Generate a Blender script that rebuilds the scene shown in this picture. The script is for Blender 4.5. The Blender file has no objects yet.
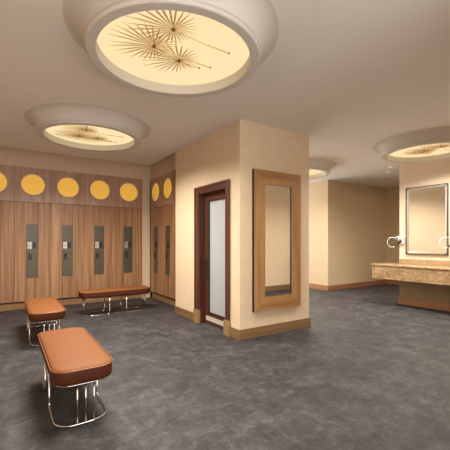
import bpy, bmesh, math, random
from mathutils import Vector, Matrix
random.seed(7)
PI = math.pi
C = bpy.context.scene.collection
SC = bpy.context.scene

# ------------------------------------------------------------------ constants
H = 2.904                      # main ceiling height
PH = 1.3                       # camera height
XC, YC, XC2 = 2.58, 3.578, 3.88   # central partition block
YB, XS = 7.452, 2.818          # locker fronts: back row, side row
XV = 6.86                      # vanity wall face
QX, QY = 7.069, 5.868          # far wall corner

# ------------------------------------------------------------------ materials
def nodes(name):
    m = bpy.data.materials.new(name); m.use_nodes = True
    nt = m.node_tree
    b = next(n for n in nt.nodes if n.type == 'BSDF_PRINCIPLED')
    return m, nt, b

def setp(b, **k):
    names = {'rough': 'Roughness', 'metal': 'Metallic', 'spec': 'Specular IOR Level', 'coat': 'Coat Weight',
             'coatr': 'Coat Roughness', 'sheen': 'Sheen Weight'}
    for a, v in k.items(): b.inputs[names[a]].default_value = v

def plain(name, col, rough=.5, metal=0., spec=.5, var=.06, scale=14., bump=0.):
    """colour with a light procedural variation"""
    m, nt, b = nodes(name)
    tc = nt.nodes.new('ShaderNodeTexCoord'); nz = nt.nodes.new('ShaderNodeTexNoise')
    nz.inputs['Scale'].default_value = scale; nz.inputs['Detail'].default_value = 4
    nt.links.new(tc.outputs['Object'], nz.inputs['Vector'])
    r = nt.nodes.new('ShaderNodeValToRGB')
    r.color_ramp.elements[0].position = .3; r.color_ramp.elements[1].position = .7
    r.color_ramp.elements[0].color = tuple(c*(1-var) for c in col)+(1,)
    r.color_ramp.elements[1].color = tuple(min(1, c*(1+var)) for c in col)+(1,)
    nt.links.new(nz.outputs['Fac'], r.inputs['Fac']); nt.links.new(r.outputs['Color'], b.inputs['Base Color'])
    setp(b, rough=rough, metal=metal, spec=spec)
    if bump:
        bp = nt.nodes.new('ShaderNodeBump'); bp.inputs['Strength'].default_value = bump; bp.inputs['Distance'].default_value = .004
        nt.links.new(nz.outputs['Fac'], bp.inputs['Height']); nt.links.new(bp.outputs['Normal'], b.inputs['Normal'])
    return m

def wood(name, dark, mid, light, axis='Z', scale=1., rough=.45, stripes=1., coat=0., spec=.4):
    """grain running along one axis, shifted per object"""
    m, nt, b = nodes(name)
    N, L = nt.nodes.new, nt.links.new
    tc = N('ShaderNodeTexCoord'); oi = N('ShaderNodeObjectInfo')
    add = N('ShaderNodeVectorMath'); add.operation = 'MULTIPLY_ADD'
    cmb = N('ShaderNodeCombineXYZ')
    for i in range(3): L(oi.outputs['Random'], cmb.inputs[i])
    add.inputs[1].default_value = (7.3, 5.1, 9.7)
    L(cmb.outputs[0], add.inputs[0]); L(tc.outputs['Object'], add.inputs[2])
    mp = N('ShaderNodeMapping')
    s = {'Z': (22*stripes, 22*stripes, .7), 'X': (.7, 22*stripes, 22*stripes), 'Y': (22*stripes, .7, 22*stripes)}[axis]
    mp.inputs['Scale'].default_value = tuple(v*scale for v in s)
    L(add.outputs[0], mp.inputs['Vector'])
    n1 = N('ShaderNodeTexNoise'); n1.inputs['Scale'].default_value = 1; n1.inputs['Detail'].default_value = 5; n1.inputs['Distortion'].default_value = .6
    L(mp.outputs[0], n1.inputs['Vector'])
    mp2 = N('ShaderNodeMapping'); mp2.inputs['Scale'].default_value = tuple(v*scale*.28 for v in s); L(add.outputs[0], mp2.inputs['Vector'])
    n2 = N('ShaderNodeTexNoise'); n2.inputs['Scale'].default_value = 1; n2.inputs['Detail'].default_value = 2
    L(mp2.outputs[0], n2.inputs['Vector'])
    mx = N('ShaderNodeMath'); mx.operation = 'MULTIPLY_ADD'; mx.inputs[1].default_value = .6
    m2 = N('ShaderNodeMath'); m2.operation = 'MULTIPLY'; m2.inputs[1].default_value = .4
    L(n2.outputs['Fac'], m2.inputs[0]); L(n1.outputs['Fac'], mx.inputs[0]); L(m2.outputs[0], mx.inputs[2])
    r = N('ShaderNodeValToRGB'); e = r.color_ramp.elements
    e[0].position = .33; e[0].color = dark+(1,); e[1].position = .68; e[1].color = light+(1,)
    k = e.new(.5); k.color = mid+(1,)
    L(mx.outputs[0], r.inputs['Fac']); L(r.outputs['Color'], b.inputs['Base Color'])
    setp(b, rough=rough, spec=spec, coat=coat)
    return m

def emit(name, col, strength):
    m = bpy.data.materials.new(name); m.use_nodes = True
    nt = m.node_tree; nt.nodes.clear()
    o = nt.nodes.new('ShaderNodeOutputMaterial'); e = nt.nodes.new('ShaderNodeEmission')
    e.inputs['Color'].default_value = col+(1,); e.inputs['Strength'].default_value = strength
    nt.links.new(e.outputs[0], o.inputs['Surface'])
    return m

def carpet_mat():
    m, nt, b = nodes('worn_grey_carpet')
    N, L = nt.nodes.new, nt.links.new
    tc = N('ShaderNodeTexCoord')
    def noise(sc, detail, dist=0, rough=.6):
        mp = N('ShaderNodeMapping'); mp.inputs['Scale'].default_value = sc; L(tc.outputs['Object'], mp.inputs['Vector'])
        n = N('ShaderNodeTexNoise'); n.inputs['Scale'].default_value = 1; n.inputs['Detail'].default_value = detail
        n.inputs['Distortion'].default_value = dist; n.inputs['Roughness'].default_value = rough
        L(mp.outputs[0], n.inputs['Vector']); return n
    big = noise((3.0, 3.0, 1), 8, .8, .76)
    sx = noise((5, 14, 1), 6, .8, .78)
    sy = noise((13, 6, 1), 6, .8, .78)
    fine = noise((60, 60, 60), 2)
    def mad(a, k, c):
        q = N('ShaderNodeMath'); q.operation = 'MULTIPLY_ADD'; q.inputs[1].default_value = k
        L(a, q.inputs[0])
        if isinstance(c, float): q.inputs[2].default_value = c
        else: L(c, q.inputs[2])
        return q.outputs[0]
    v = mad(big.outputs['Fac'], .40, 0.)
    v = mad(sx.outputs['Fac'], .26, v); v = mad(sy.outputs['Fac'], .24, v); v = mad(fine.outputs['Fac'], .08, v)
    r = N('ShaderNodeValToRGB'); e = r.color_ramp.elements
    e[0].position = .42; e[0].color = CARPET[0]+(1,)
    e[1].position = .595; e[1].color = CARPET[2]+(1,)
    k = e.new(.5); k.color = CARPET[1]+(1,)
    L(v, r.inputs['Fac'])
    # faint plank joints
    br = N('ShaderNodeTexBrick'); br.inputs['Scale'].default_value = 1
    br.inputs['Brick Width'].default_value = 1.0; br.inputs['Row Height'].default_value = .5
    br.inputs['Mortar Size'].default_value = .004; br.inputs['Color1'].default_value = (1, 1, 1, 1); br.inputs['Color2'].default_value = (.93, .93, .94, 1)
    br.inputs['Mortar'].default_value = (.8, .8, .8, 1)
    L(tc.outputs['Object'], br.inputs['Vector'])
    mx = N('ShaderNodeMix'); mx.data_type = 'RGBA'; mx.blend_type = 'MULTIPLY'; mx.inputs[0].default_value = 1
    L(r.outputs['Color'], mx.inputs[6]); L(br.outputs['Color'], mx.inputs[7])
    L(mx.outputs[2], b.inputs['Base Color'])
    setp(b, rough=.62, spec=.3)
    bp = N('ShaderNodeBump'); bp.inputs['Strength'].default_value = .25; bp.inputs['Distance'].default_value = .004
    L(v, bp.inputs['Height']); L(bp.outputs['Normal'], b.inputs['Normal'])
    return m

def marble_mat(name, a, c, d):
    m, nt, b = nodes(name)
    N, L = nt.nodes.new, nt.links.new
    tc = N('ShaderNodeTexCoord'); mp = N('ShaderNodeMapping'); mp.inputs['Scale'].default_value = (3.2, 3.2, 5); mp.inputs['Rotation'].default_value = (.5, .4, .3)
    L(tc.outputs['Object'], mp.inputs['Vector'])
    n = N('ShaderNodeTexNoise'); n.inputs['Scale'].default_value = 1.6; n.inputs['Detail'].default_value = 8; n.inputs['Distortion'].default_value = 1.6
    L(mp.outputs[0], n.inputs['Vector'])
    r = N('ShaderNodeValToRGB'); e = r.color_ramp.elements
    e[0].position = .32; e[0].color = a+(1,); e[1].position = .68; e[1].color = d+(1,); k = e.new(.5); k.color = c+(1,)
    L(n.outputs['Fac'], r.inputs['Fac']); L(r.outputs['Color'], b.inputs['Base Color'])
    setp(b, rough=.22, spec=.5)
    return m

def frosted_mat():
    m = bpy.data.materials.new('frosted_glass'); m.use_nodes = True
    nt = m.node_tree; b = next(n for n in nt.nodes if n.type == 'BSDF_PRINCIPLED'); o = next(n for n in nt.nodes if n.type == 'OUTPUT_MATERIAL')
    b.inputs['Base Color'].default_value = (.60, .645, .665, 1); setp(b, rough=.3, spec=.5)
    t = nt.nodes.new('ShaderNodeBsdfTranslucent'); t.inputs['Color'].default_value = (.78, .82, .83, 1)
    mx = nt.nodes.new('ShaderNodeMixShader'); mx.inputs[0].default_value = .5
    nt.links.new(b.outputs[0], mx.inputs[1]); nt.links.new(t.outputs[0], mx.inputs[2]); nt.links.new(mx.outputs[0], o.inputs['Surface'])
    return m

CARPET = [(.024, .0225, .0245), (.049, .046, .049), (.108, .101, .106)]
M = {}
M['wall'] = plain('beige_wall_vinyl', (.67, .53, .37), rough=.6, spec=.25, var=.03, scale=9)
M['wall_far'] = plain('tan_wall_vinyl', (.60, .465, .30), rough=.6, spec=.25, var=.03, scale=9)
M['wall_stone'] = plain('pinkish_beige_wall', (.70, .56, .43), rough=.6, spec=.25, var=.03, scale=9)
M['ceiling'] = plain('matt_ceiling_paint', (.77, .72, .67), rough=.8, spec=.1, var=.015, scale=3)
M['collar'] = plain('plaster_ring', (.60, .55, .495), rough=.7, spec=.1, var=.015, scale=3)
M['floor'] = carpet_mat()
M['locker'] = wood('walnut_laminate', (.19, .088, .038), (.34, .175, .085), (.50, .28, .15), 'Z', rough=.42)
M['locker_top'] = wood('walnut_fascia', (.32, .19, .13), (.43, .265, .185), (.53, .345, .25), 'Z', rough=.38)
M['locker_dark'] = plain('locker_carcass', (.02, .011, .008), rough=.6)
M['plinth'] = wood('oak_plinth', (.20, .105, .045), (.27, .145, .065), (.33, .185, .09), 'X', rough=.5)
M['baseX'] = wood('oak_baseboard_along_x', (.14, .078, .032), (.19, .112, .050), (.245, .152, .074), 'X', rough=.42)
M['baseY'] = wood('oak_baseboard_along_y', (.14, .078, .032), (.19, .112, .050), (.245, .152, .074), 'Y', rough=.42)
M['base_redX'] = wood('red_oak_baseboard_along_x', (.25, .11, .05), (.32, .15, .075), (.38, .2, .1), 'X', rough=.42)
M['base_redY'] = wood('red_oak_baseboard_along_y', (.25, .11, .05), (.32, .15, .075), (.38, .2, .1), 'Y', rough=.42)
M['block'] = wood('oak_block', (.22, .135, .058), (.28, .175, .08), (.33, .21, .10), 'Z', rough=.4)
M['mahogany'] = wood('dark_mahogany', (.050, .015, .009), (.085, .026, .015), (.125, .042, .024), 'Z', rough=.3, spec=.5)
M['mahoganyY'] = wood('dark_mahogany_across', (.060, .020, .012), (.095, .032, .019), (.135, .050, .030), 'Y', rough=.3, spec=.5)
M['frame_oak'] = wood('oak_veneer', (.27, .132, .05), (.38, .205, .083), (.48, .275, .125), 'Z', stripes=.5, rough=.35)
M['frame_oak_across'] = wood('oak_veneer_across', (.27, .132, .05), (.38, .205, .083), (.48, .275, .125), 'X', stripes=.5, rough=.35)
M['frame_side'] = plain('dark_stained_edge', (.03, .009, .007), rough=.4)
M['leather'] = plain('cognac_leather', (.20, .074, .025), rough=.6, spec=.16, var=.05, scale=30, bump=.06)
M['leather_side'] = plain('shaded_leather_side', (.075, .019, .007), rough=.55, spec=.15, var=.06, scale=30, bump=.06)  # bench leather darkened: the shade on the sides is put into the colour
M['piping'] = plain('leather_piping', (.27, .10, .038), rough=.35)
M['chrome'] = plain('polished_chrome', (.60, .59, .58), rough=.12, metal=1, var=.01)
M['black_chrome'] = plain('black_metal', (.02, .016, .014), rough=.3, spec=.5)
M['bronze'] = plain('bronze_grey_metal', (.095, .080, .054), rough=.42, metal=.3, var=.05, scale=5)
M['black'] = plain('black_plastic', (.016, .013, .012), rough=.4)
M['white'] = plain('white_plastic', (.80, .80, .80), rough=.3, var=.01)
M['tag_grey'] = plain('grey_tag', (.22, .2, .17), rough=.5)
M['yellow'] = plain('amber_backlit_disc', (.90, .52, .09), rough=.4, spec=.3, var=.02, scale=20)
_b = next(n for n in M['yellow'].node_tree.nodes if n.type == 'BSDF_PRINCIPLED')
_b.inputs['Emission Color'].default_value = (.90, .50, .075, 1); _b.inputs['Emission Strength'].default_value = .38
M['ring'] = plain('pale_bronze_ring', (.46, .40, .32), rough=.4, metal=0)
M['brass'] = plain('brushed_brass', (.80, .55, .22), rough=.4, metal=0, var=.1, scale=30)
M['brass_dark'] = plain('dark_brass', (.16, .09, .035), rough=.4, metal=.6)
M['stone'] = marble_mat('beige_travertine', (.25, .15, .075), (.38, .25, .13), (.50, .35, .21))
M['stone_dark'] = marble_mat('brown_stone', (.30, .19, .11), (.37, .25, .15), (.45, .31, .2))
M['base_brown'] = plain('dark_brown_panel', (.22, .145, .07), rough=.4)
M['steel'] = plain('brushed_steel', (.66, .60, .54), rough=.4, metal=.3)
M['silver'] = plain('satin_silver', (.52, .49, .45), rough=.3, metal=.7, var=.01)
M['frosted'] = frosted_mat()
mm, nt, b = nodes('mirror_glass'); b.inputs['Base Color'].default_value = (.86, .86, .84, 1); setp(b, rough=.015, metal=1); M['mirror'] = mm
M['panel'] = emit('luminous_stretch_ceiling', (1.0, .775, .43), .97)
M['lamp'] = emit('lamp_face', (1., .93, .8), 1.5)

# ------------------------------------------------------------------ mesh helpers
def add_box(bm, x0, x1, y0, y1, z0, z1, bev=0., seg=2):
    r = bmesh.ops.create_cube(bm, size=1)
    for v in r['verts']:
        v.co = Vector(((x0+x1)/2+v.co.x*(x1-x0), (y0+y1)/2+v.co.y*(y1-y0), (z0+z1)/2+v.co.z*(z1-z0)))
    if bev:
        es = list({e for v in r['verts'] for e in v.link_edges})
        bmesh.ops.bevel(bm, geom=es, offset=bev, segments=seg, affect='EDGES', profile=.5)

def add_tube(bm, pts, r, n=10, closed=False, caps=True):
    P = [Vector(p) for p in pts]; m = len(P); rings = []
    up = None
    for i in range(m):
        a = P[i-1] if (i or closed) else P[i]; c = P[(i+1) % m] if (i < m-1 or closed) else P[i]
        t = (c-a).normalized()
        if up is None:
            up = Vector((0, 0, 1)) if abs(t.z) < .9 else Vector((1, 0, 0))
        s = t.cross(up)
        if s.length < 1e-5: s = t.cross(Vector((.3, .8, .1)))
        s.normalize(); u = s.cross(t).normalized(); up = u
        rr = r[i] if isinstance(r, (list, tuple)) else r
        rings.append([bm.verts.new(P[i]+(s*math.cos(k*2*PI/n)+u*math.sin(k*2*PI/n))*rr) for k in range(n)])
    for i in range(m if closed else m-1):
        A, B = rings[i], rings[(i+1) % m]
        for k in range(n): bm.faces.new((A[k], A[(k+1) % n], B[(k+1) % n], B[k]))
    if caps and not closed:
        bm.faces.new(rings[0]); bm.faces.new(rings[-1][::-1])

def fillet(pts, rad, seg=6):
    """polyline with rounded inner corners"""
    P = [Vector(p) for p in pts]; out = [P[0]]
    for i in range(1, len(P)-1):
        a, p, c = P[i-1], P[i], P[i+1]
        rr = min(rad, (a-p).length*.49, (c-p).length*.49)
        q0 = p+(a-p).normalized()*rr; q1 = p+(c-p).normalized()*rr
        for k in range(seg+1):
            t = k/seg; out.append(q0*(1-t)**2+p*2*t*(1-t)+q1*t*t)
    out.append(P[-1]); return out

def add_lathe(bm, prof, n=48, axis='Z', c=(0, 0, 0)):
    """prof: (r, h); open surface of revolution"""
    rings = []
    for r, hh in prof:
        ring = []
        if r < 1e-6:
            ring = [bm.verts.new(_ax(0, 0, hh, axis, c))]
        else:
            for k in range(n):
                a = 2*PI*k/n; ring.append(bm.verts.new(_ax(r*math.cos(a), r*math.sin(a), hh, axis, c)))
        rings.append(ring)
    for A, B in zip(rings, rings[1:]):
        for k in range(n):
            k2 = (k+1) % n
            if len(A) == 1 and len(B) == 1: continue
            if len(A) == 1: bm.faces.new((A[0], B[k2], B[k]))
            elif len(B) == 1: bm.faces.new((A[k], A[k2], B[0]))
            else: bm.faces.new((A[k], A[k2], B[k2], B[k]))

def _ax(x, y, z, axis, c):
    v = {'Z': (x, y, z), 'Y': (x, z, y), 'X': (z, x, y)}[axis]
    return Vector(v)+Vector(c)

def add_prism(bm, poly, d0, d1, plane='XZ'):
    """extrude a 2D polygon between two depths"""
    f = {'XZ': lambda p, d: (p[0], d, p[1]), 'YZ': lambda p, d: (d, p[0], p[1]), 'XY': lambda p, d: (p[0], p[1], d)}[plane]
    A = [bm.verts.new(f(p, d0)) for p in poly]; B = [bm.verts.new(f(p, d1)) for p in poly]
    n = len(poly)
    bm.faces.new(A); bm.faces.new(B[::-1])
    for i in range(n): bm.faces.new((A[i], B[i], B[(i+1) % n], A[(i+1) % n]))

def obj(name, bm, mat, parent=None, loc=(0, 0, 0), smooth=False, label=None, bevel=0.):
    bmesh.ops.recalc_face_normals(bm, faces=bm.faces)
    me = bpy.data.meshes.new(name); bm.to_mesh(me); bm.free()
    for mt in (mat if isinstance(mat, (list, tuple)) else [mat]): me.materials.append(mt)
    if smooth:
        for p in me.polygons: p.use_smooth = True
    o = bpy.data.objects.new(name, me); C.objects.link(o); o.location = loc
    if parent: o.parent = parent
    if label: o['label'] = label
    if bevel:
        mo = o.modifiers.new('edge', 'BEVEL'); mo.width = bevel; mo.segments = 2; mo.limit_method = 'ANGLE'
    return o

def new(): return bmesh.new()

def boxes(*bs, bev=0.):
    bm = new()
    for x in bs: add_box(bm, *x, bev=bev)
    return bm

def struct(name, bm, mat, parent=None, label=None, bevel=0.):
    o = obj(name, bm, mat, parent, bevel=bevel)
    if not parent: o['kind'] = 'structure'
    if label: o['label'] = label
    return o

def thing(name, label, cat, loc=(0, 0, 0), rz=0., group=None):
    o = bpy.data.objects.new(name, None); C.objects.link(o); o.empty_display_size = .1
    o.location = loc; o.rotation_euler = (0, 0, rz); o['label'] = label; o['category'] = cat
    if group: o['group'] = group
    return o

def dup(root, loc, rz, label, group=None):
    r = root.copy(); C.objects.link(r); r.location = loc; r.rotation_euler = (0, 0, rz); r['label'] = label
    if group: r['group'] = group
    for ch in list(root.children):
        c = ch.copy(); C.objects.link(c); c.parent = r
        for g in list(ch.children):
            d = g.copy(); C.objects.link(d); d.parent = c
    return r

# ------------------------------------------------------------------ room shell
FX0, FX1, FY0, FY1 = -1.12, 9.75, -1.3, 8.2
struct('floor', boxes((FX0-.1, FX1+.1, FY0, FY1+.1, -.08, 0)), M['floor'])

DROP = .18                                   # the light drums hang below the ceiling
ZLIP = H-DROP
ZPAN = ZLIP+.085
RI = .59
DISCS = [(1.137, 2.445), (1.02, 4.965), (5.76, 2.77), (5.30, 5.22)]
def ceiling_mesh():
    bm = new()
    xs = sorted({FX0, XC, XS, XC2, FX1, QX}); ys = sorted({FY0, YC, 5.557, 6.845, FY1, QY})
    for x0, x1 in zip(xs, xs[1:]):
        for y0, y1 in zip(ys, ys[1:]):
            mx, my = (x0+x1)/2, (y0+y1)/2
            if mx < XC and my > 6.845: continue
            if XC < mx < XC2 and my > 5.557: continue
            bm.faces.new([bm.verts.new(p) for p in ((x0, y0, H), (x0, y1, H), (x1, y1, H), (x1, y0, H))])
    # raised pocket above the lockers
    for q in (((FX0, 6.845, H), (XC, 6.845, H), (XC, 6.845, 3.25), (FX0, 6.845, 3.25)),
              ((XC, 5.557, H), (XC, 6.845, H), (XC, 6.845, 3.25), (XC, 5.557, 3.25)),
              ((FX0, 6.845, 3.25), (FX0, YB+.02, 3.25), (XS+.02, YB+.02, 3.25), (XS+.02, 6.845, 3.25)),
              ((XC, 5.557, 3.25), (XC, 6.845, 3.25), (XS+.02, 6.845, 3.25), (XS+.02, 5.557, 3.25))):
        bm.faces.new([bm.verts.new(p) for p in q])
    return bm
ce = struct('ceiling', ceiling_mesh(), M['ceiling'])
struct('light_blocker_slab', boxes((FX0-.1, FX1+.1, FY0, FY1+.1, 3.27, 3.35)), M['ceiling'])  # unseen slab added to keep world light out above the ceiling

W = .14
struct('wall_partition_front', boxes((XC, XC2, YC, YC+W, 0, H)), M['wall'])
DY0, DY1, DZ = 3.885, 4.70, 2.06              # door opening
struct('wall_partition_left', boxes((XC, XC+W, YC+W, DY0, 0, H), (XC, XC+W, DY1, 5.557, 0, H), (XC, XC+W, DY0, DY1, DZ, H), (XC+W, XS+.05, 5.42, 5.557, 0, 3.25)), M['wall'])
struct('wall_partition_right', boxes((XC2-W, XC2, YC+W, FY1, 0, H)), M['wall'])
struct('wall_back', boxes((FX0, XS+.6, YB+.022, YB+.10, 2.712, 3.26), (2.632, XS, YB+.005, YB+.10, 0, 2.712)), M['wall'])
struct('wall_back_side', boxes((XS+.022, XS+.10, 5.557, YB+.02, 2.712, 3.26)), M['wall'])
struct('wall_back_rear', boxes((FX0, XC2-W, YB+.56, YB+.64, 0, 3.26)), M['wall'])
struct('wall_left', boxes((FX0-.1, FX0, FY0, YB+.6, 0, 3.26)), M['wall'])
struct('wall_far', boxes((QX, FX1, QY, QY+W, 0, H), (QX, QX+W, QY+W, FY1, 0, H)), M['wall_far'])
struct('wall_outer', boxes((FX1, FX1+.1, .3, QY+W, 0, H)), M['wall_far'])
struct('wall_right', boxes((2.2, FX1, .30, .44, 0, H)), M['wall'])
struct('wall_right_rear', boxes((2.2, 2.34, FY0, .30, 0, H)), M['wall'])
struct('wall_vanity', boxes((XV, XV+.4, .9, 3.848, 0, H)), M['wall_stone'])

def board(name, bs, mat): struct(name, boxes(*bs), mat, bevel=.004)
bt, bh = .018, .135
board('baseboard_front', [(XC-bt, XC2+bt, YC-bt, YC, 0, bh)], M['baseX'])
board('baseboard_partition', [(XC-bt, XC, YC, 3.765, 0, bh), (XC-bt, XC, 4.832, 5.557, 0, bh)], M['baseY'])
board('baseboard_partition_right', [(XC2, XC2+bt, YC, FY1, 0, bh)], M['baseY'])
board('baseboard_far', [(QX-bt, FX1, QY-bt, QY, 0, bh)], M['base_redX'])
board('baseboard_far_side', [(QX-bt, QX, QY, FY1, 0, bh)], M['base_redY'])
board('baseboard_outer', [(FX1-bt, FX1, .44, QY-bt, 0, bh)], M['base_redY'])
board('baseboard_right', [(2.2, FX1-bt, .44, .44+bt, 0, bh), (2.2-bt, 2.2, FY0, .44+bt, 0, bh)], M['baseX'])
board('baseboard_vanity', [(XV-bt, XV, .9, 3.848+bt, 0, bh), (XV, XV+.4+bt, 3.848, 3.848+bt, 0, bh)], M['base_redY'])

# ------------------------------------------------------------------ door
door = bpy.data.objects.new('door_1', None); C.objects.link(door); door.location = (XC, 4.29, 0)
door['kind'] = 'structure'; door['label'] = 'dark mahogany door with tall frosted glass in the partition'
door['category'] = 'door'
def dpart(name, bs, mat, label=None, bevel=.003, parent=None):
    bm = boxes(*bs)
    for v in bm.verts: v.co -= Vector((XC, 4.29, 0))
    o = obj(name, bm, mat, parent or door, label=label, bevel=bevel); return o
cw = .088
dpart('casing', [(XC-.022, XC, DY1, DY1+cw, .2, DZ+cw), (XC-.022, XC, DY0-cw, DY0, .2, DZ+cw)], M['mahogany'])
dpart('casing_head', [(XC-.022, XC, DY0, DY1, DZ, DZ+cw)], M['mahoganyY'])
dpart('casing_bead', [(XC-.034, XC-.022, DY1+cw-.03, DY1+cw, .2, DZ+cw), (XC-.034, XC-.022, DY0-cw, DY0-cw+.03, .2, DZ+cw), (XC-.034, XC-.022, DY0-cw+.03, DY1+cw-.03, DZ+cw-.03, DZ+cw)], M['mahoganyY'])
dpart('jamb', [(XC-.015, XC+W, DY1-.022, DY1+.002, 0, DZ), (XC-.015, XC+W, DY0-.002, DY0+.022, 0, DZ), (XC-.015, XC+W, DY0+.022, DY1-.022, DZ-.022, DZ+.002)], M['mahogany'])
for y0, y1 in ((DY1-.026, DY1+cw+.012), (DY0-cw-.012, DY0+.026)):
    dpart('plinth_block', [(XC-.04, XC+.02, y0, y1, 0, .21)], M['block'], 'oak plinth block')
LX0, LX1 = 2.675, 2.717
GY0, GY1, GZ0, GZ1 = 4.035, 4.53, .185, 1.925
a0, a1 = DY0+.024, DY1-.024
leaf = dpart('door_leaf', [(LX0, LX1, a0, GY0, .008, DZ-.026), (LX0, LX1, GY1, a1, .008, DZ-.026), (LX0, LX1, GY0, GY1, .008, GZ0), (LX0, LX1, GY0, GY1, GZ1, DZ-.026)], M['mahogany'], bevel=0)
dpart('glazing_bead', [(LX0-.008, LX0+.01, GY0-.014, GY0+.008, GZ0-.014, GZ1+.014), (LX0-.008, LX0+.01, GY1-.008, GY1+.014, GZ0-.014, GZ1+.014), (LX0-.008, LX0+.01, GY0, GY1, GZ0-.014, GZ0+.008), (LX0-.008, LX0+.01, GY0, GY1, GZ1-.008, GZ1+.014)], M['frame_side'])
dpart('glass_pane', [(LX0+.015, LX0+.023, GY0-.005, GY1+.005, GZ0-.005, GZ1+.005)], M['frosted'], 'frosted white glass pane', bevel=0)
dpart('kick_plate', [(LX0-.003, LX0, 4.10, 4.62, .055, .125)], M['steel'], 'pale metal kick plate', bevel=0)
bm = new(); add_tube(bm, [(LX0-.045-XC, .33, .76), (LX0-.045-XC, .33, 1.05)], .011, 12)
hd = obj('handle', bm, M['black_chrome'], door, smooth=False, label='dark vertical pull handle')
for z in (.80, 1.01):
    bm = new(); add_tube(bm, [(LX0-XC, .33, z), (LX0-.047-XC, .33, z)], .012, 12); obj('standoff', bm, M['brass_dark'], hd)
# little room behind the frosted door
struct('wall_closet', boxes((XC+W, XC2-W, 5.36, 5.42, 0, H)), M['wall'])

# ------------------------------------------------------------------ lockers
LW = .618
def make_locker(label, cat, tag_mat):
    w = LW-.003; t = thing('locker', label, cat)
    zt, zb, zm = 2.712, .15, 2.046
    bm = boxes((-w/2, w/2, .022, .52, .12, zt)); obj('carcass', bm, M['locker_dark'], t)
    bm = boxes((-LW/2, LW/2, .035, .5, 0, .12)); obj('plinth', bm, M['plinth'], t)
    xl, xr, zs, g = -.116, .086, 1.12, .0032
    pa = [(-w/2, zb), (xl-g, zb), (xl-g, zs), (xr-g, zs), (xr-g, zm-.004), (-w/2, zm-.004)]
    pb = [(xl+g, zb), (w/2, zb), (w/2, zm-.004), (xr+g, zm-.004), (xr+g, zs-.004), (xl+g, zs-.004)]
    for p in (pa, pb):
        bm = new(); add_prism(bm, p, 0, .02, 'XZ'); obj('door', bm, M['locker'], t, bevel=.0012)
    bm = boxes((-w/2, w/2, 0, .02, zm+.004, zt)); obj('fascia', bm, M['locker_top'], t, bevel=.0012)
    bm = new(); add_lathe(bm, [(.196, .0), (.214, .0), (.214, -.014), (.204, -.017), (.196, -.014), (.196, 0)], 48, 'Y', (0, 0, 2.387)); ring = obj('roundel', bm, M['ring'], t, smooth=False, label='pale metal ring around the disc')
    bm = new(); add_lathe(bm, [(0, -.010), (.197, -.010), (.197, .0)], 48, 'Y', (0, 0, 2.387)); obj('disc', bm, M['yellow'], ring, label='round amber yellow disc')
    for z0, z1 in ((.592, 1.110), (1.116, 1.62)):
        bm = boxes((-.115, .085, -.006, 0, z0, z1)); obj('lock_plate', bm, M['bronze'], t, label='bronze grey metal plate', bevel=.001)
    if tag_mat:
        bm = boxes((-.098, -.021, -.010, -.006, 1.145, 1.288))
        tg = obj('number_tag', bm, M['tag_grey'], t)
        bm = boxes((-.094, -.062, -.012, -.010, 1.150, 1.213), (-.057, -.025, -.012, -.010, 1.150, 1.213), (-.094, -.062, -.012, -.010, 1.220, 1.284), (-.057, -.025, -.012, -.010, 1.220, 1.284))
        obj('tag_tile', bm, tag_mat, tg, label='pale square tiles of the tag')
    bm = new(); add_box(bm, -.001, .047, -.030, -.006, 1.165, 1.28, .008); lk = obj('lock', bm, M['black'], t)
    bm = new(); add_lathe(bm, [(0, -.042), (.014, -.042), (.017, -.038), (.017, -.03)], 16, 'Y', (.023, 0, 1.20)); obj('lock_knob', bm, M['black_chrome'], lk, smooth=False)
    bm = new(); add_box(bm, -.077, -.029, -.026, -.006, .935, 1.055, .008); lk = obj('lock', bm, M['black'], t)
    bm = new(); add_lathe(bm, [(0, -.038), (.014, -.038), (.017, -.034), (.017, -.026)], 16, 'Y', (-.053, 0, .97)); obj('lock_knob', bm, M['black_chrome'], lk, smooth=False)
    return t
G1 = 'walnut lockers along the back wall'
k0 = make_locker('walnut locker against the back wall, first from the room corner, behind the long bench', 'locker', plain('pale_grey_tag', (.33, .31, .27), .5))
k0['group'] = G1; k0.location = (2.628-LW/2, YB, 0)
k1 = make_locker('walnut locker against the back wall, second from the room corner', 'locker', plain('light_grey_tag', (.5, .48, .44), .5))
k1['group'] = G1; k1.location = (2.628-1.5*LW, YB, 0)
k2 = make_locker('walnut locker against the back wall, third from the room corner', 'locker', plain('white_tag', (.62, .6, .56), .5))
k2['group'] = G1; k2.location = (2.628-2.5*LW, YB, 0)
dup(k2, (2.628-3.5*LW, YB, 0), 0, 'walnut locker against the back wall, fourth from the room corner, whole amber disc', G1)
dup(k2, (2.628-4.5*LW, YB, 0), 0, 'walnut locker against the back wall cut off by the picture edge', G1)
dup(k2, (2.628-5.5*LW, YB, 0), 0, 'walnut locker against the back wall, beyond the one at the picture edge', G1)
G2 = 'walnut lockers along the side wall'
s0 = make_locker('walnut locker on the side wall, deep in the corner beside the beige strip', 'locker', None)
s0['group'] = G2
SP = .655
for ch in s0.children: pass
s0.location = (XS, 7.415-SP/2, 0); s0.rotation_euler = (0, 0, -PI/2); s0.scale = (SP/LW, 1, 1)
s1 = dup(s0, (XS, 7.415-1.5*SP, 0), -PI/2, 'walnut locker on the side wall, next to the wall with the door', G2)

# ------------------------------------------------------------------ benches
def rrect(hx, hy, r, n=8):
    out = []
    for cx, cy, a0 in ((hx-r, hy-r, 0), (-hx+r, hy-r, PI/2), (-hx+r, -hy+r, PI), (hx-r, -hy+r, 1.5*PI)):
        for k in range(n+1):
            a = a0+PI/2*k/n; out.append((cx+r*math.cos(a), cy+r*math.sin(a)))
    return out

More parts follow.
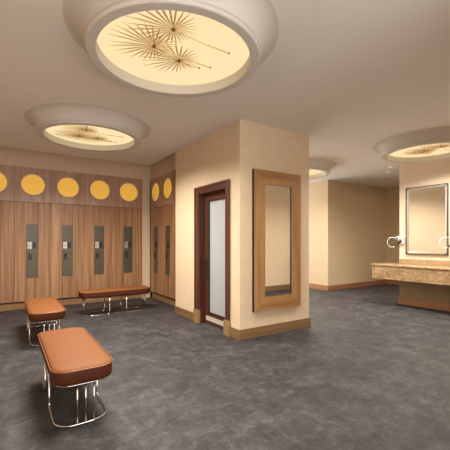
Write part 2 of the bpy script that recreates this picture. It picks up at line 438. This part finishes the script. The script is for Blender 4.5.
def loops(bm, rings, cap0=True, cap1=True):
    R = [[bm.verts.new(p) for p in ring] for ring in rings]
    n = len(R[0])
    for A, B in zip(R, R[1:]):
        for k in range(n): bm.faces.new((A[k], A[(k+1) % n], B[(k+1) % n], B[k]))
    if cap0: bm.faces.new(R[0][::-1])
    if cap1: bm.faces.new(R[-1])

def make_bench(label, L, Wd=.41):
    t = thing('bench', label, 'bench')
    hx, hy, zt, zb = Wd/2, L/2, .425, .312
    R = .115
    bm = new()
    loops(bm, [[(x, y, z) for x, y in rrect(hx-i, hy-i, max(R-i, .01))] for z, i in ((zt-.014, .003), (zt-.005, .010), (zt, .025), (zt+.006, .07), (zt+.009, .13))])
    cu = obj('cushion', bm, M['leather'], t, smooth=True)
    bm = new()
    add_tube(bm, [(x, y, zt-.012) for x, y in rrect(hx+.002, hy+.002, R, 10)], .0042, 6, closed=True)
    obj('piping', bm, M['piping'], cu, smooth=True, label='light seam of piping')
    bm = new()                                        # side band with pleats in the middle of each short end
    base = rrect(hx, hy, R, 8); ring = []
    for i in range(len(base)):
        p, q = base[i], base[(i+1) % len(base)]
        m = 24 if abs(p[1]-q[1]) < 1e-6 and abs(p[0]-q[0]) > .1 else 1
        for k in range(m):
            x, y = p[0]+(q[0]-p[0])*k/m, p[1]+(q[1]-p[1])*k/m
            dip = .006 if (m == 24 and k % 3 == 1 and 4 <= k <= 20) else 0.
            ring.append((x, y-math.copysign(dip, y)))
    def off(p, i):
        s = (hx-i)/hx; u = (hy-i)/hy; return (p[0]*s, p[1]*u)
    loops(bm, [[off(p, i)+(z,) for p in ring] for z, i in ((zb, .018), (zb+.006, .006), (zb+.03, .0), (zt-.03, .0), (zt-.012, .004))])
    obj('side_band', bm, M['leather_side'], t, smooth=True, label='leather side band coloured dark for shade')
    r, fx, fy, ru = .0075, hx-.026, hy-.07, .40
    bm = new()
    add_tube(bm, [(x, y, zb-.009) for x, y in rrect(hx-.03, hy-.03, .09, 8)], .0045, 8, closed=True)
    obj('under_frame', bm, M['chrome'], t, smooth=True, label='chrome rail under the cushion')
    for s in (-1, 1):
        e = s*fy; b = s*(fy-ru)
        pts = [(-fx, b, zb-.012), (-fx, b, r), (-fx, e, r), (fx, e, r), (fx, b, r), (fx, b, zb-.012)]
        P = fillet(pts, .03, 5)
        pts2 = [(-fx, b, zb-.012), (-fx, b, .03)]
        P = []
        def arc(c, a0, a1, rad, plane):
            for k in range(7):
                a = a0+(a1-a0)*k/6
                P.append((c[0]+rad*math.cos(a)*plane[0][0]+rad*math.sin(a)*plane[1][0], c[1]+rad*math.cos(a)*plane[0][1]+rad*math.sin(a)*plane[1][1], c[2]+rad*math.cos(a)*plane[0][2]+rad*math.sin(a)*plane[1][2]))
        P.append((-fx, b, zb-.012))
        arc((-fx, b+s*.03, r+.03), 0, PI/2, .03, ((0, -s, 0), (0, 0, -1)))
        arc((-fx+.12, e-s*.12, r), 0, PI/2, .12, ((-1, 0, 0), (0, s, 0)))
        arc((fx-.12, e-s*.12, r), 0, PI/2, .12, ((0, s, 0), (1, 0, 0)))
        arc((fx, b+s*.03, r+.03), 0, PI/2, .03, ((0, 0, -1), (0, -s, 0)))
        P.append((fx, b, zb-.012))
        bm = new(); add_tube(bm, P, r, 10); obj('leg_frame', bm, M['chrome'], t, smooth=True)
        for x in (-.042, .014, .070):
            bm = new(); add_tube(bm, [(x, e, r), (x, e, zb-.01)], .0062, 10); obj('rod', bm, M['chrome'], t, smooth=True)
    return t
GB = 'cognac leather benches with chrome legs'
b1 = make_bench('cognac leather bench standing alone on open carpet, the closest and largest of three', 1.24)
b1['group'] = GB; b1.location = (.472, 3.10, 0)
b2 = dup(b1, (.456, 5.28, 0), 0, 'cognac leather bench standing end on behind the largest bench, before the lockers', GB)
b3 = dup(b1, (1.71, 6.28, 0), PI/2, 'cognac leather bench set sideways along the locker row near the corner', GB)

# ------------------------------------------------------------------ framed mirrors
def framed(name, label, cat, w, hh, fw, depth, mats, y_glass, loc, rz):
    """local frame: face towards -y, centre of the back at origin"""
    t = thing(name, label, cat, loc, rz)
    ox, oz, ix, iz = w/2, hh/2, w/2-fw, hh/2-fw
    quads = [[(-ox, -oz), (ox, -oz), (ix, -iz), (-ix, -iz)], [(ox, -oz), (ox, oz), (ix, iz), (ix, -iz)],
             [(ox, oz), (-ox, oz), (-ix, iz), (ix, iz)], [(-ox, oz), (-ox, -oz), (-ix, -iz), (-ix, iz)]]
    for qi, q in enumerate(quads):
        bm = new(); add_prism(bm, q, -depth, 0, 'XZ')
        bmesh.ops.recalc_face_normals(bm, faces=bm.faces)
        for f in bm.faces: f.material_index = 0 if f.normal.y < -.5 else 1
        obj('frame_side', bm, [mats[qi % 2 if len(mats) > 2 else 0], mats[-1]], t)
    bm = boxes((-ix-.01, ix+.01, y_glass, y_glass+.006, -iz-.01, iz+.01)); obj('glass', bm, M['mirror'], t, label='mirror glass')
    return t
framed('wall_mirror', 'tall mirror in a wide oak frame on the partition end wall', 'mirror', .872, 1.922, .190, .05, [M['frame_oak_across'], M['frame_oak'], M['frame_side']], -.032, (3.219, YC, 1.307), 0)
vm = framed('vanity_mirror', 'rectangular mirror in a slim black and chrome frame above the stone counter', 'mirror', .775, 1.335, .012, .034, [M['black_chrome'], M['black_chrome']], -.012, (XV, 3.312, 1.702), -PI/2)
ox, oz = .775/2-.012, 1.335/2-.012
bm = new()
for x0, x1, z0, z1 in ((-ox, -ox+.034, -oz, oz), (ox-.034, ox, -oz, oz), (-ox, ox, -oz, -oz+.034), (-ox, ox, oz-.034, oz)):
    add_box(bm, x0, x1, -.030, -.010, z0, z1, .005)
obj('inner_trim', bm, M['silver'], vm, label='polished chrome inner edge')

# ------------------------------------------------------------------ vanity counter
va = thing('vanity_counter', 'long beige travertine counter projecting from the vanity wall', 'counter', (XV, 2.5, 0))
def vpart(name, bs, mat, bevel=.012, label=None):
    bm = boxes(*bs)
    for v in bm.verts: v.co -= Vector((XV, 2.5, 0))
    return obj(name, bm, mat, va, bevel=bevel, label=label)
CX0, CY1 = XV-.5, 4.165
vpart('countertop', [(CX0, XV-.001, .9, CY1, .79, .835)], M['stone'])
vpart('apron', [(CX0+.012, CX0+.045, .9, CY1-.012, .535, .79), (CX0+.045, XV-.001, CY1-.045, CY1-.012, .535, .79)], M['stone'], bevel=.006)
vpart('soffit_panel', [(CX0+.045, XV-.001, .9, CY1-.045, .55, .57)], M['stone_dark'], bevel=0)
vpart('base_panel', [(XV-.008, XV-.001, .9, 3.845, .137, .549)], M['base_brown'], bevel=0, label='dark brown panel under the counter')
vpart('backsplash', [(XV-.02, XV-.001, .9, 3.848, .835, .935)], M['stone_dark'], bevel=.003, label='darker brown stone backsplash')

# ------------------------------------------------------------------ hair dryers on the vanity wall
def make_dryer(label, loc):
    t = thing('hair_dryer', label, 'hair dryer', loc)         # origin on the wall, wall along Y, room towards -X
    bm = new(); add_box(bm, -.045, .002, -.05, .05, -.075, .075, .012, 3); obj('wall_holder', bm, M['white'], t, smooth=False)
    bm = new()                                                # barrel of the dryer pointing out from the wall
    add_lathe(bm, [(0, -.20), (.030, -.20), (.040, -.185), (.046, -.14), (.044, -.09), (.034, -.045), (.0, -.04)], 24, 'X', (0, 0, .045))
    by = obj('dryer_body', bm, M['white'], t, smooth=True)
    bm = new(); add_lathe(bm, [(.030, -.2005), (.022, -.204), (0, -.204)], 20, 'X', (0, 0, .045)); obj('grille', bm, M['tag_grey'], by)
    R = .10
    d = Vector((-.836, .549, 0)); c0 = Vector((-.215, .09, -.035)); pts = []
    for k in range(30):
        a = math.radians(62+k*(302-62)/29)
        pts.append(c0+d*(-math.cos(a))*R+Vector((0, 0, 1))*math.sin(a)*R)
    bm = new(); add_tube(bm, [(-.12, .0, .05)]+pts, .0055, 10); obj('hose', bm, M['white'], t, smooth=True, label='looped white hose')
    e = pts[-1]
    bm = new(); add_tube(bm, [e, e+(Vector((-.045, -.01, -.005))-e)*.9], [.016, .024], 12); obj('nozzle', bm, M['black'], t, label='black nozzle')
    return t
d1 = make_dryer('white wall hair dryer with looped hose at the free end of the vanity wall', (XV, 3.79, 1.31))
d2 = dup(d1, (XV, 2.80, 1.31), 0, 'white wall hair dryer with looped hose overlapping the vanity mirror, at the picture edge')
d1['group'] = d2['group'] = 'hair dryers on the vanity wall'

# ------------------------------------------------------------------ ceiling lights with palm leaf ornaments
names = ['round luminous ceiling recess above the open carpet, largest of all', 'round luminous ceiling recess in front of the locker corner',
         'round luminous ceiling recess before the vanity mirror', 'round luminous ceiling recess half hidden behind the oak mirror wall']
def make_light(label, c):
    t = thing('ceiling_light', label, 'ceiling light', (c[0], c[1], H), group='round cove ceiling lights')
    RB = RI+.08                                      # outer edge of the flat underside
    prof = [(RI, -DROP+.10), (RI, -DROP+.006), (RI+.006, -DROP), (RB-.015, -DROP), (RB-.004, -DROP+.004), (RB, -DROP+.014), (RB, -.155)]
    for k in range(13):
        a = PI/2*k/12; prof.append((RB+.14*(1-math.cos(a)), -.155+.1545*math.sin(a)))
    bm = new(); add_lathe(bm, prof, 128); obj('drum', bm, M['collar'], t, smooth=False, label='plaster drum around the opening')
    dm = next(c_ for c_ in t.children if c_.name.startswith('drum'))
    for p in dm.data.polygons: p.use_smooth = .02 < abs(p.normal.z) < .97
    zp = ZPAN-H
    bm = new(); add_lathe(bm, [(0, zp+.009), (RI*.5, zp+.008), (RI*.9, zp+.004), (RI+.004, zp)], 128); obj('diffuser', bm, M['panel'], t, smooth=True, label='glowing cream diffuser')
    return t
for n_, c in zip(names, DISCS): make_light(n_, c)

def blade_mesh(L, w):
    """pointed, slightly folded leaf blade along +x"""
    bm = new(); n = 8; top, lf, rt, bot = [], [], [], []
    for k in range(n+1):
        t = k/n; s = (.10+.9*math.sin(PI*min(1, t*1.05))**.8) if t < 1 else .02
        hw = w/2*s; x = .012+L*t; z = -.02*L*t*t
        lf.append(bm.verts.new((x, hw, z))); rt.append(bm.verts.new((x, -hw, z)))
        top.append(bm.verts.new((x, 0, z+hw*.5))); bot.append(bm.verts.new((x, 0, z-.0025)))
    for k in range(n):
        for A, B in ((lf, top), (top, rt), (rt, bot), (bot, lf)): bm.faces.new((A[k], B[k], B[k+1], A[k+1]))
    bm.faces.new((lf[0], bot[0], rt[0], top[0])); bm.faces.new((lf[n], top[n], rt[n], bot[n]))
    return bm
def make_palm(label, loc, az, n, big, stemL, fine=True, k=.876):
    t = thing('palm_leaf_ornament', label, 'ceiling ornament', loc, group='brass palm leaf ornaments under the ceiling lights')
    rnd = random.Random(int(loc[0]*100)+n)
    bm = new(); add_lathe(bm, [(0, .012), (.010, .010), (.014, 0), (.010, -.012), (0, -.015)], 16); obj('hub', bm, M['brass_dark'], t, smooth=True)
    bm = new(); add_tube(bm, [(0, 0, 0), (0, 0, ZPAN-loc[2]+.003)], .004, 8); obj('hanger', bm, M['brass_dark'], t, smooth=True)
    if stemL:
        st = (math.cos(az+PI+.08)*stemL, math.sin(az+PI+.08)*stemL, .0)
        bm = new(); add_tube(bm, [(0, 0, -.004), tuple(v*.5 for v in st[:2])+(-.012,), st], .0034, 8); s_ = obj('stem', bm, M['brass'], t, smooth=True)
        bm = new(); add_lathe(bm, [(0, .009), (.009, 0), (0, -.009)], 12, c=st); obj('stem_tip', bm, M['brass_dark'], s_, smooth=True)
    allb = new()
    for i in range(n):
        a = 2*PI*(i+.5)/n+rnd.uniform(-.02, .02)
        cs = .5+.5*math.cos(a)
        L = (.17+.20*cs**1.4)*k*rnd.uniform(.9, 1.06)
        tilt = rnd.uniform(-.02, .02)
        bm = blade_mesh(L, .009+.007*cs)
        mt = Matrix.Rotation(az+a, 4, 'Z') @ Matrix.Rotation(tilt, 4, 'Y')
        bmesh.ops.transform(bm, matrix=mt, verts=bm.verts)
        if fine: obj('blade', bm, M['brass'], t)
        else:
            me = bpy.data.meshes.new('tmp'); bm.to_mesh(me); bm.free(); allb.from_mesh(me); bpy.data.meshes.remove(me)
    if fine: allb.free()
    else: obj('blades', allb, M['brass'], t)
    return t
ZP = ZPAN-.045
spots = [((.921, 2.356), 'left', 30, .51), ((.976, 2.135), 'top', 28, .49), ((1.202, 2.522), 'bottom', 28, .2)]
L1 = ['brass palm leaf ornament with the widest fan, in the middle of the largest ceiling light',
      'brass palm leaf ornament with the longest bare stem in the largest ceiling light',
      'small brass palm leaf ornament lowest in the largest ceiling light']
for (p, w_, n, sl), lb in zip(spots, L1):
    make_palm(lb, (p[0], p[1], ZP+{'left': -.026, 'top': .0, 'bottom': .024}[w_]), PI, n, True, sl)
wh = ['in the light before the locker corner', 'in the light before the vanity mirror', 'in the light behind the oak mirror wall']
for (cx, cy), wl in zip(DISCS[1:], wh):
    dx, dy = cx-1.09, cy-2.39
    for (p, w_, n, sl), adj in zip(spots, ('wide fanned', 'long stemmed', 'short stemmed')):
        make_palm('%s brass palm leaf ornament %s' % (adj, wl), (p[0]+dx, p[1]+dy, ZP+{'left': -.026, 'top': .0, 'bottom': .024}[w_]), PI, n, False, sl, fine=False)

# small recessed downlights
def make_down(label, x, y):
    t = thing('downlight', label, 'downlight', (x, y, H), group='small recessed downlights')
    bm = new(); add_lathe(bm, [(.032, -.001), (.034, -.006), (.046, -.004), (.048, 0)], 24); obj('trim_ring', bm, M['white'], t, smooth=True)
    bm = new(); add_lathe(bm, [(0, -.0025), (.0325, -.0025)], 24); obj('lens', bm, M['lamp'], t)
    return t
make_down('small downlight in the ceiling closer to the vanity wall edge', 6.983, 4.126)
make_down('small downlight in the ceiling deeper behind the vanity wall', 7.449, 4.45)

# ------------------------------------------------------------------ lights
def area(name, loc, size, power, col, rot=(0, 0, 0), shape='DISK', sy=None):
    l = bpy.data.lights.new(name, 'AREA'); l.shape = shape; l.size = size; l.energy = power; l.color = col
    if sy: l.size_y = sy
    o = bpy.data.objects.new(name, l); C.objects.link(o); o.location = loc; o.rotation_euler = rot; return o
def spot(name, loc, power, col, ang=1.6, blend=.6, rad=.03, rot=(0, 0, 0)):
    l = bpy.data.lights.new(name, 'SPOT'); l.energy = power; l.color = col; l.spot_size = ang; l.spot_blend = blend; l.shadow_soft_size = rad
    o = bpy.data.objects.new(name, l); C.objects.link(o); o.location = loc; o.rotation_euler = rot; return o
WARM = (1, .92, .80)
for i, (cx, cy) in enumerate(DISCS):
    area('recess_lamp', (cx, cy, ZLIP-.004), 2*RI-.15, (85, 112, 92, 75)[i], WARM).data.spread = math.radians(158)
spot('downlight_lamp', (6.983, 4.126, H-.02), 25, WARM)
spot('downlight_lamp', (7.449, 4.45, H-.02), 25, WARM)
area('closet_lamp', (3.3, 4.5, H-.03), .6, 15, (.92, .98, 1))
area('alcove_fill_light', (8.8, 3.0, H-.02), 1.0, 30, WARM)  # unseen light added to brighten the space behind the vanity wall

w = bpy.data.worlds.new('World'); SC.world = w; w.use_nodes = True
bg = next(n for n in w.node_tree.nodes if n.type == 'BACKGROUND')
bg.inputs['Color'].default_value = (1, .97, .93, 1); bg.inputs['Strength'].default_value = 4.2  # even surround added as fill, entering where rear and corridor end are left open

# ------------------------------------------------------------------ camera
cam = bpy.data.cameras.new('Camera'); co = bpy.data.objects.new('Camera', cam); C.objects.link(co)
cam.sensor_width = 36; cam.lens = 336.136/450*36; cam.shift_y = (241.055-225)/450
cam.clip_start = .05
co.location = (0, 0, PH); co.rotation_euler = (PI/2, 0, -math.radians(33.277))
SC.camera = co
vs = SC.view_settings
vs.view_transform = 'Standard'; vs.look = 'None'; vs.gamma = 1; vs.use_curve_mapping = False; vs.exposure = .08
